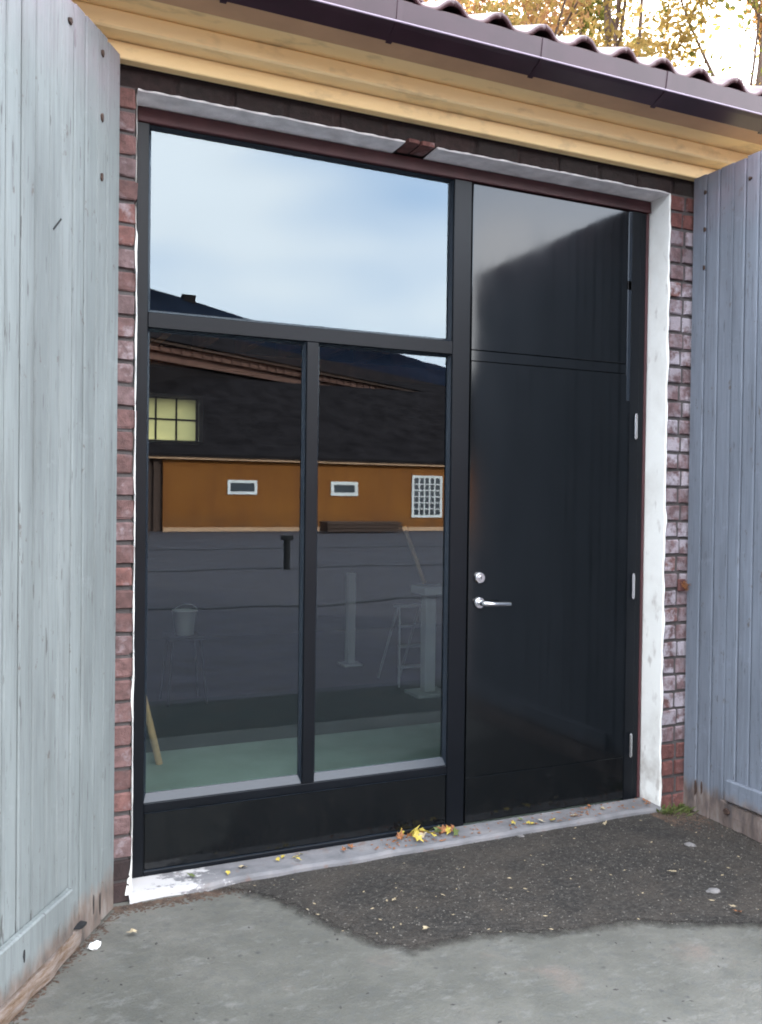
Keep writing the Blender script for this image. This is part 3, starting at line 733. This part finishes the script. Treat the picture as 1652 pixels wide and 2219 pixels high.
# ------------------------------------------------------------------ across the yard (seen as reflections)
t = NT('orange_limewash')
oc = t.ramp(t.noise(.5, detail=6), [(.3, (.225, .075, .010)), (.7, (.29, .105, .016))])
oc = t.mix(t.math('MULTIPLY', t.ramp(t.noise(1.2, t.pos((1.6, 1, .12)), detail=7, rough=.65), [(.46, 0.), (.66, 1.)]), .5), oc, (.15, .045, .010))
oc = t.mix(t.math('MULTIPLY', t.zmask(.1, 1.0), t.ramp(t.noise(1.5, detail=6), [(.35, 0.), (.6, .6)])), oc, (.11, .05, .02))
t.color(oc); M['orange'] = t.set(rough=.9, bump=t.noise(3), bs=.4)
M['slate'] = plain('dark_slate_roof', (.021, .018, .019), .95, var=.3, vs_=1.2, spec=0.)
M['darkwood'] = plain('dark_brown_boards', (.060, .032, .022), .8, var=.3)
M['winwhite'] = plain('white_window_paint', (.78, .78, .76), .5, var=.04)
M['winglass'] = plain('dark_window_glass', (.03, .04, .05), .08, var=.1)
OB = empty('orange_building', (13, -36, 0)); tag(OB, 'long low orange building with white windows mirrored in the glazing', 'building')
OW = -35.45
def opart(nm, m, x0, x1, y0, y1, z0, z1, par=None, c=0):
    me = MB().box(x0, x1, y0, y1, z0, z1, c).mesh(nm, M[m], Matrix.Translation((-13, 36, 0))); return mobj(nm, me, None, par or OB)
opart('wall', 'orange', 6.95, 36, OW - 5, OW, -.05, 3.18)
opart('door_bay', 'darkwood', 4.9, 6.945, OW - 5, OW - .12, -.05, 3.18)
opart('door_post', 'darkwood', 6.55, 6.75, OW - .11, OW + .0, -.05, 3.18)
opart('wall', 'orange', -22, 4.895, OW - 5, OW, -.05, 3.18)
opart('plinth', 'tan', 6.96, 36, OW + .001, OW + .05, -.05, .14)
opart('eaves_board', 'tan', -22.3, 36.3, OW + .2, OW + .25, 3.10, 3.24)
rf = MB().add([(-22.5, OW + .35, 3.22), (36.5, OW + .35, 3.22), (36.5, OW - 7.4, 7.6), (-22.5, OW - 7.4, 7.6), (-22.5, OW - 14, 3.2), (36.5, OW - 14, 3.2),
               (-22.5, OW + .35, 3.34), (36.5, OW + .35, 3.34), (36.5, OW - 7.4, 7.72), (-22.5, OW - 7.4, 7.72), (-22.5, OW - 14, 3.32), (36.5, OW - 14, 3.32)],
              [(0, 1, 2, 3), (3, 2, 5, 4), (6, 9, 8, 7), (9, 10, 11, 8), (0, 6, 7, 1), (4, 5, 11, 10), (0, 3, 9, 6), (3, 4, 10, 9), (1, 7, 8, 2), (2, 8, 11, 5)])
mobj('roof', rf.mesh('roof', M['slate'], Matrix.Translation((-13, 36, 0))), None, OB)
def owin(x0, x1, z0, z1, nx, nz, fw=.10):
    wn = MB(); wn.box(x0, x0 + fw, OW - .01, OW + .05, z0, z1); wn.box(x1 - fw, x1, OW - .01, OW + .05, z0, z1); wn.box(x0 + fw, x1 - fw, OW - .01, OW + .05, z0, z0 + fw); wn.box(x0 + fw, x1 - fw, OW - .01, OW + .05, z1 - fw, z1)
    w_ = mobj('window', wn.mesh('window', M['winwhite'], Matrix.Translation((-13, 36, 0))), None, OB)
    bx = MB()
    for i in range(1, nx): xx = x0 + fw + (x1 - x0 - 2 * fw) * i / nx; bx.box(xx - .035, xx + .035, OW + .012, OW + .04, z0 + fw, z1 - fw)
    for i in range(1, nz): zz = z0 + fw + (z1 - z0 - 2 * fw) * i / nz; bx.box(x0 + fw, x1 - fw, OW + .013, OW + .038, zz - .025, zz + .025)
    if nx * nz > 1: mobj('glazing_bar', bx.mesh('glazing_bar', M['winwhite'], Matrix.Translation((-13, 36, 0))), None, w_)
    mobj('pane', MB().box(x0 + fw, x1 - fw, OW + .002, OW + .008, z0 + fw, z1 - fw).mesh('pane', M['winglass'], Matrix.Translation((-13, 36, 0))), None, w_)
owin(9.78, 11.14, 1.61, 2.25, 1, 1, .13); owin(14.70, 16.06, 1.61, 2.27, 1, 1, .15); owin(18.92, 20.58, .60, 2.65, 5, 6, .12)
owin(24.6, 26.2, .60, 2.65, 5, 6, .12); owin(1.5, 2.9, 1.61, 2.25, 3, 1); owin(-6.0, -4.4, .60, 2.65, 5, 6, .12)
RH = empty('rear_hall', (4, -43, 0)); tag(RH, 'dark hall with brown timber eaves standing behind the orange building, mirrored in the lower panes', 'hall')
A_ = Vector((7.3, -41.5)); B_ = Vector((32.4, -56.7)); dr = (B_ - A_).normalized(); A_ = A_ - dr * 34; Lh = 34 + 29.3 + 12
tfh = Matrix.Translation((-4, 43, 0)) @ Matrix(((dr.x, -dr.y, 0, A_.x), (dr.y, dr.x, 0, A_.y), (0, 0, 1, 0), (0, 0, 0, 1)))
M['brown_eaves'] = plain('sunlit_brown_eaves', (.13, .062, .045), .8, var=.2, vs_=2)
def hp(nm, m, *q): return mobj(nm, MB().box(*q).mesh(nm, M[m], tfh), None, RH)
hp('wall', 'slate', 0, Lh, -8, 0, 0, 8.2)
hp('eaves_board', 'brown_eaves', -.3, Lh + .3, .01, .25, 8.22, 8.62)
hp('eaves_board', 'brown_eaves', -.3, Lh + .3, .01, .55, 8.64, 8.95)
hp('eaves_board', 'darkwood', -.3, Lh + .3, .01, .85, 8.97, 9.12)
for k in range(104): hp('rafter_end', 'brown_eaves', .4 + k * .72, .52 + k * .72, .56, .66, 8.70, 8.94)
mobj('roof', MB().add([(-.5, 1.0, 9.13), (Lh + .5, 1.0, 9.13), (Lh + .5, -4, 11.1), (-.5, -4, 11.1), (-.5, -9, 9.13), (Lh + .5, -9, 9.13)], [(0, 1, 2, 3), (3, 2, 5, 4), (0, 3, 4), (1, 5, 2), (0, 4, 5, 1)]).mesh('roof', M['slate'], tfh), None, RH)
M['hill'] = plain('dark_forest_hill', (.013, .017, .028), .95, var=.35, vs_=.03, spec=0.)
ridge = [(-700, 60), (-400, 120), (-200, 118), (-60, 96), (20, 78), (52, 70.2), (66, 67.4), (85, 63.4), (110, 60.0), (143, 55.7), (167, 51.4), (205, 44), (260, 33), (330, 24), (430, 17), (700, 8)]
vs_ = []; fs_ = []
fine = []
for (xa, za), (xb, zb) in zip(ridge[:-1], ridge[1:]):
    k = max(1, int((xb - xa) / 4))
    for i in range(k):
        f = i / k; xx = xa + (xb - xa) * f; fine.append((xx, za + (zb - za) * f + .6 * noise.noise(Vector((xx * .12, 0, 0)))))
fine.append(ridge[-1])
for xx, zz in fine:
    vs_ += [(xx, -190, -1.), (xx, -240 + 8 * noise.noise(Vector((xx * .02, 1, 0))), zz * .5), (xx, -299.7, zz), (xx, -330, zz * .8), (xx, -420, -1)]
for i in range(len(fine) - 1):
    for k in range(4): fs_.append((5 * i + k, 5 * i + k + 1, 5 * i + 6 + k, 5 * i + 5 + k))
tag(MB().add(vs_, fs_, True).build('hills', M['hill']), kind='structure')
CB = empty('hill_cabin', (65.6, -299.7, 66.6)); tag(CB, 'tiny dark cabin silhouette on the hill ridge mirrored in the upper pane', 'cabin')
MB().box(-1.9, 1.9, -2, 2, -1, 1.9).build('wall', M['slate'], CB)
MB().add([(-2.2, -2.3, 1.9), (2.2, -2.3, 1.9), (2.2, 2.3, 1.9), (-2.2, 2.3, 1.9), (-2.2, 0, 2.7), (2.2, 0, 2.7)], [(0, 1, 5, 4), (3, 4, 5, 2), (0, 4, 3), (1, 2, 5), (0, 3, 2, 1)]).build('roof', M['slate'], CB)
BL = empty('bollard', (5.57, -14.54, GZ)); tag(BL, 'short black bollard with a wider cap in the yard, mirrored at the mullion', 'bollard')
MB().tube([(0, 0, 0), (0, 0, .62)], .07, 12).build('post', M['gap'], BL)
MB().box(-.12, .12, -.09, .09, .62, .72, .01).build('cap', M['gap'], BL)
BN = empty('low_dark_block', (15.3, -33.2, GZ)); tag(BN, 'low dark block on the yard before the orange wall', 'timber stack')  # low dark shape of unknown kind, built from stacked boards
for k in range(3):
    for q in range(4): MB().box(-1.8, 1.8, -.5 + q * .26, -.26 + q * .26, .06 + k * .15, .19 + k * .15, .008).build('plank', M['darkwood'], BN)

# ------------------------------------------------------------------ trees behind the building
def leaf_mat(name, c1, c2, c3):
    t = NT(name); t.t.nodes.remove(t.b)
    n_ = t.noise(1.1, detail=3); n2 = t.noise(9, detail=2)
    c = t.mix(t.ramp(n2, [(.4, 0.), (.6, 1.)]), t.ramp(n_, [(.35, c1), (.65, c2)]), c3)
    d = t.n('ShaderNodeBsdfDiffuse'); tr = t.n('ShaderNodeBsdfTranslucent'); t.l(c, d.inputs[0]); t.l(c, tr.inputs[0])
    ms = t.n('ShaderNodeMixShader'); ms.inputs[0].default_value = .55; t.l(d.outputs[0], ms.inputs[1]); t.l(tr.outputs[0], ms.inputs[2]); t.l(ms.outputs[0], t.out.inputs[0]); return t.m
M['leaf_y'] = leaf_mat('yellow_leaves', (.36, .25, .09), (.22, .19, .06), (.42, .29, .10))
M['leaf_o'] = leaf_mat('orange_leaves', (.44, .25, .12), (.30, .16, .09), (.48, .31, .12))
M['leaf_g'] = leaf_mat('green_leaves', (.12, .14, .03), (.22, .21, .05), (.10, .10, .03))
M['bark'] = plain('grey_brown_bark', (.12, .080, .060), .9, var=.3, vs_=8, bump=.4)
def tree(x, y, H, seed, lm, label, lean=0., nleaf=12500, spread=1.0):
    rnd = random.Random(seed); T = empty('autumn_tree', (x, y, GZ)); tag(T, label, 'tree', 'autumn trees behind the roof')
    tr = MB(); tips = []
    def branch(p, d, L_, r_, lev):
        pts = [p.copy()]; q = p.copy(); dd = d.normalized()
        n_ = 6
        for i in range(n_):
            dd = (dd + Vector((rnd.uniform(-.12, .12), rnd.uniform(-.12, .12), rnd.uniform(-.02, .10)))).normalized()
            q = q + dd * (L_ / n_); pts.append(q.copy())
        rad = [r_ * (1 - .72 * i / n_) for i in range(n_ + 1)]
        tr.tube(pts, rad, 7 if lev < 2 else 4, cap=False)
        if lev < 3:
            for i in range(3 if lev else 9):
                k = rnd.randint(2, n_) if lev else 2 + int(i * (n_ - 1) / 9)
                az = rnd.uniform(0, 2 * math.pi); up = rnd.uniform(.5, 1.3)
                nd = (dd * .5 + Vector((math.cos(az), math.sin(az), up)) * 1.0)
                branch(pts[min(k, n_)], nd, L_ * rnd.uniform(.33, .5) * (1 if lev else .75), rad[min(k, n_)] * .6, lev + 1)
        if lev >= 1: tips.extend([(pt, lev) for pt in pts[2:]])
    branch(Vector((0, 0, 0)), Vector((lean, 0, 1)), H, .15, 0)
    tr.build('trunk', M['bark'], T)
    lv = MB(); cen = [t_ for t_ in tips if t_[0].z > H * .33]
    for i in range(nleaf):
        pt, lev = rnd.choice(cen); s_ = rnd.uniform(.04, .105)
        c = pt + Vector((rnd.gauss(0, .22), rnd.gauss(0, .22), rnd.gauss(0, .25))) * spread
        a1 = Vector((rnd.uniform(-1, 1), rnd.uniform(-1, 1), rnd.uniform(-1, 1))).normalized(); a2 = a1.cross(Vector((rnd.uniform(-1, 1), rnd.uniform(-1, 1), rnd.uniform(-1, 1)))).normalized()
        lv.add([c - a1 * s_, c - a2 * s_ * .5, c + a1 * s_, c + a2 * s_ * .5], [(0, 1, 2, 3)])
    me = bpy.data.meshes.new('crown'); me.from_pydata(lv.v, [], lv.f); me.materials.append(lm); mobj('crown', me, None, T)
def tp(az, dist): return -.58 + math.sin(R(az)) * dist, -3.45 + math.cos(R(az)) * dist
for az, dist, H, sd, mk, lb, ln_ in (
    (29.0, 19, 12.5, 1, 'leaf_o', 'thin russet tree above the roof tiles, leftmost of the trees in view', -.05),
    (32.5, 17, 12.0, 2, 'leaf_o', 'slender orange-brown tree with bare forking limbs, second from the left', .05),
    (35.5, 21, 14.5, 3, 'leaf_y', 'yellowing tree with a long limb slanting right, left of the golden one', .10),
    (38.5, 18, 12.6, 4, 'leaf_y', 'full golden yellow tree rising in the middle of the row', -.02),
    (41.0, 20, 13.2, 5, 'leaf_g', 'olive green tree just right of the golden tree', .0),
    (46.8, 18, 12.2, 6, 'leaf_g', 'green and yellow tree at the right edge of the photo beside the bright gap', -.05),
    (49.5, 23, 14.5, 7, 'leaf_o', 'sparse twiggy russet tree farthest right behind the shutter', -.05),
    (24.0, 20, 11.0, 8, 'leaf_y', 'small yellow tree mostly hidden behind the roof', .0)):
    x, y = tp(az, dist); tree(x, y, H, sd, M[mk], lb, ln_)

# ------------------------------------------------------------------ litter, leaves, stones
M['ly'] = plain('yellow_fallen_leaf', (.42, .32, .05), .6, var=.2, vs_=30)
M['lo'] = plain('orange_fallen_leaf', (.22, .085, .03), .7, var=.3, vs_=30)
M['lg'] = plain('green_fallen_leaf', (.075, .095, .022), .6, var=.3, vs_=30)
M['lp'] = plain('pale_dry_leaf', (.30, .24, .15), .7, var=.3, vs_=30)
leafm = {}
for k, mk in (('y', 'ly'), ('o', 'lo'), ('g', 'lg'), ('p', 'lp')):
    for v_ in range(3):
        rnd = random.Random(hash(mk) % 7 + v_); K = 10; vs_ = [(0, 0, .006)]
        for i in range(K):
            t_ = 2 * math.pi * i / K; q = (1.0 if i % 2 == 0 else .55) * rnd.uniform(.8, 1.1) * (1.25 if i == 0 else 1)
            vs_.append((q * math.cos(t_), q * .75 * math.sin(t_), .25 * rnd.uniform(-.5, 1)))
        vs_ = [(a_, b_, c_ * 1.0) for a_, b_, c_ in vs_]
        leafm[(k, v_)] = MB().add(vs_, [(0, 1 + i, 1 + (i + 1) % K) for i in range(K)]).mesh('fallen_leaf', M[mk])
cn = {'y': 'yellow', 'o': 'orange-brown', 'g': 'green', 'p': 'pale dry'}
LV = [(1.17, 0.11, 'y'), (1.18, 0.07, 'o'), (1.22, 0.11, 'y'), (1.23, 0.07, 'y'), (1.27, 0.12, 'y'), (1.27, 0.08, 'y'), (1.21, 0.04, 'y'), (1.31, 0.1, 'g'), (1.33, 0.07, 'g'), (1.36, 0.08, 'o'), (1.39, 0.08, 'o'), (1.4, 0.04, 'g'), (1.13, 0.07, 'o'), (1.24, 0.115, 'y'), (1.29, 0.04, 'y'), (1.71, 0.05, 'y'), (1.77, 0.08, 'g'), (1.78, 0.03, 'y'), (1.8, 0.02, 'y'), (1.85, 0.03, 'p'), (1.91, .02, 'y'), (2.04, 0.03, 'p'), (2.14, -0.07, 'p'), (2.23, 0.06, 'p'), (2.19, 0.11, 'o'), (2.49, 0.04, 'o'), (2.50, 0.08, 'o'), (2.47, 0.02, 'o'), (2.52, -.05, 'g'), (2.58, -.04, 'o'), (2.53, -.08, 'g'), (1.07, -0.45, 'p'), (0.89, -0.66, 'p'), (0.89, -0.4, 'p'), (2.05, -0.62, 'p'), (2.02, -0.99, 'o'), (2.03, -0.96, 'p'), (0.36, 0.03, 'y'), (0.22, 0.05, 'g'), (0.58, 0.07, 'y'), (0.61, 0.09, 'y'), (0.66, 0.07, 'y'), (0.69, 0.09, 'y'), (0.66, 0.04, 'y'), (0.43, 0.06, 'p'), (-0.06, -0.28, 'p'), (0.87, 0.06, 'o'), (0.91, 0.08, 'o'), (1.15, .09, 'o'), (1.20, .085, 'y'), (1.255, .10, 'o'), (1.30, .07, 'y'), (1.345, .10, 'g'), (1.375, .06, 'y'), (1.42, .09, 'o'), (1.235, .055, 'p'), (1.33, .05, 'o')]
def zone_of(x, y):
    if y > -.005:
        if x < .8: return 'on the white-painted threshold end', 'left threshold'
        if x < 1.0: return 'left of the leaf pile', 'beside the pile'
        if x < 1.5: return 'in the pile amid the threshold', 'leaf pile'
        if x < 2.3: return 'on the threshold below the door', 'below the door'
        return 'beside the white right reveal', 'right threshold'
    if x < .2: return 'on the concrete near the left shutter', 'left concrete'
    if x > 2.3: return 'at the right brick pier', 'right pier'
    if x > 1.5: return 'on the asphalt towards the right shutter', 'right asphalt'
    return 'on the asphalt patch, left end', 'left asphalt'
sets = {}
for q in sorted(LV): sets.setdefault((q[2], zone_of(q[0], q[1])), []).append(q)
ORD = ['leftmost', 'second from left', 'third from left', 'fourth from left', 'fifth from left', 'sixth from left', 'seventh from left', 'eighth from left', 'ninth from left', 'tenth from left', 'eleventh from left', 'twelfth from left', 'rightmost']
for (k, (zone, gp)), items in sets.items():
    for i, (x, y, _) in enumerate(items):
        s_ = random.uniform(.014, .022) if gp != 'leaf pile' else random.uniform(.020, .031)
        tilt = .4 if gp != 'leaf pile' else .8
        o = mobj('fallen_leaf', leafm[(k, random.randrange(3))], None, None, (x, y, (.006 if y > -.005 else GZ + .014) + random.uniform(0, .006) + (.008 if gp == 'leaf pile' else 0)),
                 (random.uniform(-tilt, tilt), random.uniform(-tilt, tilt), random.uniform(0, 6.3)), (s_, s_, s_))
        lb = f'small {cn[k]} leaf {zone}' if len(items) == 1 else f'{ORD[i]} of the {cn[k]} leaves {zone}'
        tag(o, lb, 'leaf', f'{cn[k]} fallen leaves, {gp}')
M['paper'] = plain('white_paper', (.80, .80, .78), .8, var=.03)
bm = bmesh.new(); bmesh.ops.create_icosphere(bm, subdivisions=3, radius=1)
for v in bm.verts: v.co *= 1 + .35 * noise.noise(v.co * 2.1) + .18 * noise.noise(v.co * 5.5)
me = bpy.data.meshes.new('crumpled_paper'); bm.to_mesh(me); bm.free()
tag(mobj('crumpled_paper', me, M['paper'], None, (-.19, -.32, GZ + .012), (0, 0, .4), (.021, .014, .012)), 'small crumpled scrap of white paper on the concrete by the foot of the left shutter', 'paper scrap')
M['stone'] = plain('pale_stone', (.155, .145, .14), .85, var=.35, vs_=40)
def stone(x, y, s_, lb):
    bm = bmesh.new(); bmesh.ops.create_icosphere(bm, subdivisions=2, radius=1)
    for v in bm.verts: v.co *= 1 + .3 * noise.noise(v.co * 1.6 + Vector((x, y, 0)))
    me = bpy.data.meshes.new('pebble'); bm.to_mesh(me); bm.free()
    tag(mobj('pebble', me, M['stone'], None, (x, y, GZ + .008), (0, 0, x * 9), (s_ * 1.4, s_, s_ * .45)), lb, 'pebble')
stone(2.34, -.41, .019, 'flat pale pebble on the asphalt below the door hinges, nearer the wall')
stone(2.08, -.81, .021, 'flat pale pebble on the asphalt near the front edge of the dark patch')
stone(1.70, -.03, .012, 'tiny white pebble at the threshold edge under the door')
# grit scattered over patch and apron: nobody could count it
def scatter(name, n_, fn, m, smin, smax, zz, elong=1.):
    b = MB(); rnd = random.Random(len(name) * 3 + n_)
    for _ in range(n_):
        x, y = fn(rnd); s_ = rnd.uniform(smin, smax); a_ = rnd.uniform(0, 6.3); h = s_ * rnd.uniform(.3, .8) / elong
        dx, dy = math.cos(a_) * s_ * elong, math.sin(a_) * s_ * elong; ex, ey = -math.sin(a_) * s_ * .7, math.cos(a_) * s_ * .7
        b.add([(x + dx, y + dy, zz), (x + ex, y + ey, zz), (x - dx, y - dy, zz), (x - ex, y - ey, zz), (x, y, zz + h)], [(0, 1, 4), (1, 2, 4), (2, 3, 4), (3, 0, 4)])
    o = b.build(name, m); o['kind'] = 'stuff'; return o
def in_patch(rnd):
    while True:
        x = rnd.uniform(.35, 3.2); y = -rnd.uniform(.01, 1) ** 1.0 * 1.1
        lim = -.012 - (x - .35) * 2.0 if x < .72 else -.745 - max(0, x - 1.0) * .30
        if y > lim: return x, y
M['grit'] = plain('pale_grit', (.12, .11, .095), .9, var=.3, vs_=50)
M['dirt'] = plain('brown_dirt', (.060, .038, .026), .95, var=.5, vs_=30)
M['darkbit'] = plain('dark_debris', (.035, .032, .028), .9, var=.3, vs_=30)
scatter('gravel', 2600, in_patch, M['grit'], .0015, .005, GZ + .0045)
scatter('leaf_litter', 130, in_patch, M['lp'], .002, .007, GZ + .0045, 1.6)
scatter('debris', 260, lambda r: (r.uniform(-.7, 2.3), -r.uniform(.05, 2.0)), M['darkbit'], .002, .008, GZ, 1.4)
scatter('soil', 900, lambda r: (r.uniform(-.09, .62) ** 1.0, -.03 - abs(r.gauss(0, .03))), M['dirt'], .003, .010, GZ, 1.5)
scatter('soil', 1000, lambda r: (r.uniform(2.45, 2.68), -.02 - abs(r.gauss(0, .10))), M['dirt'], .003, .009, GZ + .0045, 1.5)
scatter('debris', 700, lambda r: (r.uniform(.5, 2.55), -.012 - abs(r.gauss(0, .02))), M['darkbit'], .002, .006, GZ + .0045, 1.4)
scatter('leaf_litter', 150, lambda r: (r.uniform(1.0, 2.5), r.uniform(.0, .12)), M['lo'], .003, .008, .002, 1.5)
scatter('debris', 420, lambda r: (lambda q: (-.09 - q * .537 + abs(r.gauss(0, .02)), -.06 - q * .843))(r.uniform(0, 1.2)), M['dirt'], .003, .009, GZ, 1.4)
# blades of grass in the corner at the right pier
b = MB(); rnd = random.Random(5)
for i in range(150):
    x = rnd.uniform(2.50, 2.665); y = -.015 - abs(rnd.gauss(0, .04)); h = rnd.uniform(.012, .040); a_ = rnd.uniform(0, 6.3); dx, dy = math.cos(a_), math.sin(a_); w = .0022
    ox, oy = rnd.uniform(-.02, .02), rnd.uniform(-.03, .01)
    b.add([(x - dx * w, y - dy * w, GZ), (x + dx * w, y + dy * w, GZ), (x + ox + dx * w * .5, y + oy + dy * w * .5, GZ + h), (x + ox * 1.6, y + oy * 1.6, GZ + h * 1.2)], [(0, 1, 2), (0, 2, 3)])
o = b.build('grass', M['lg']); o['kind'] = 'stuff'
# frayed fibre tuft on the right pier
T_ = empty('fibre_tuft', (2.65, -.012, 1.09)); tag(T_, 'frayed rusty orange tuft sticking out between the right brick pier and the shutter', 'fibre tuft')
b = MB()
for i in range(26):
    a_ = rnd.uniform(-.6, .9); L_ = rnd.uniform(.02, .055)
    b.tube([(rnd.uniform(-.02, .01), 0, rnd.uniform(-.012, .012)), (rnd.uniform(-.03, .01), -L_ * .5, rnd.uniform(-.01, .025)), (rnd.uniform(-.03, .012), -L_, -.03 * a_)], .0011, 4, cap=False)
b.build('strands', M['lo'], T_)
MB().box(-.035, .01, -.006, .01, -.03, .03, .004).build('clump', M['brick_red'], T_)
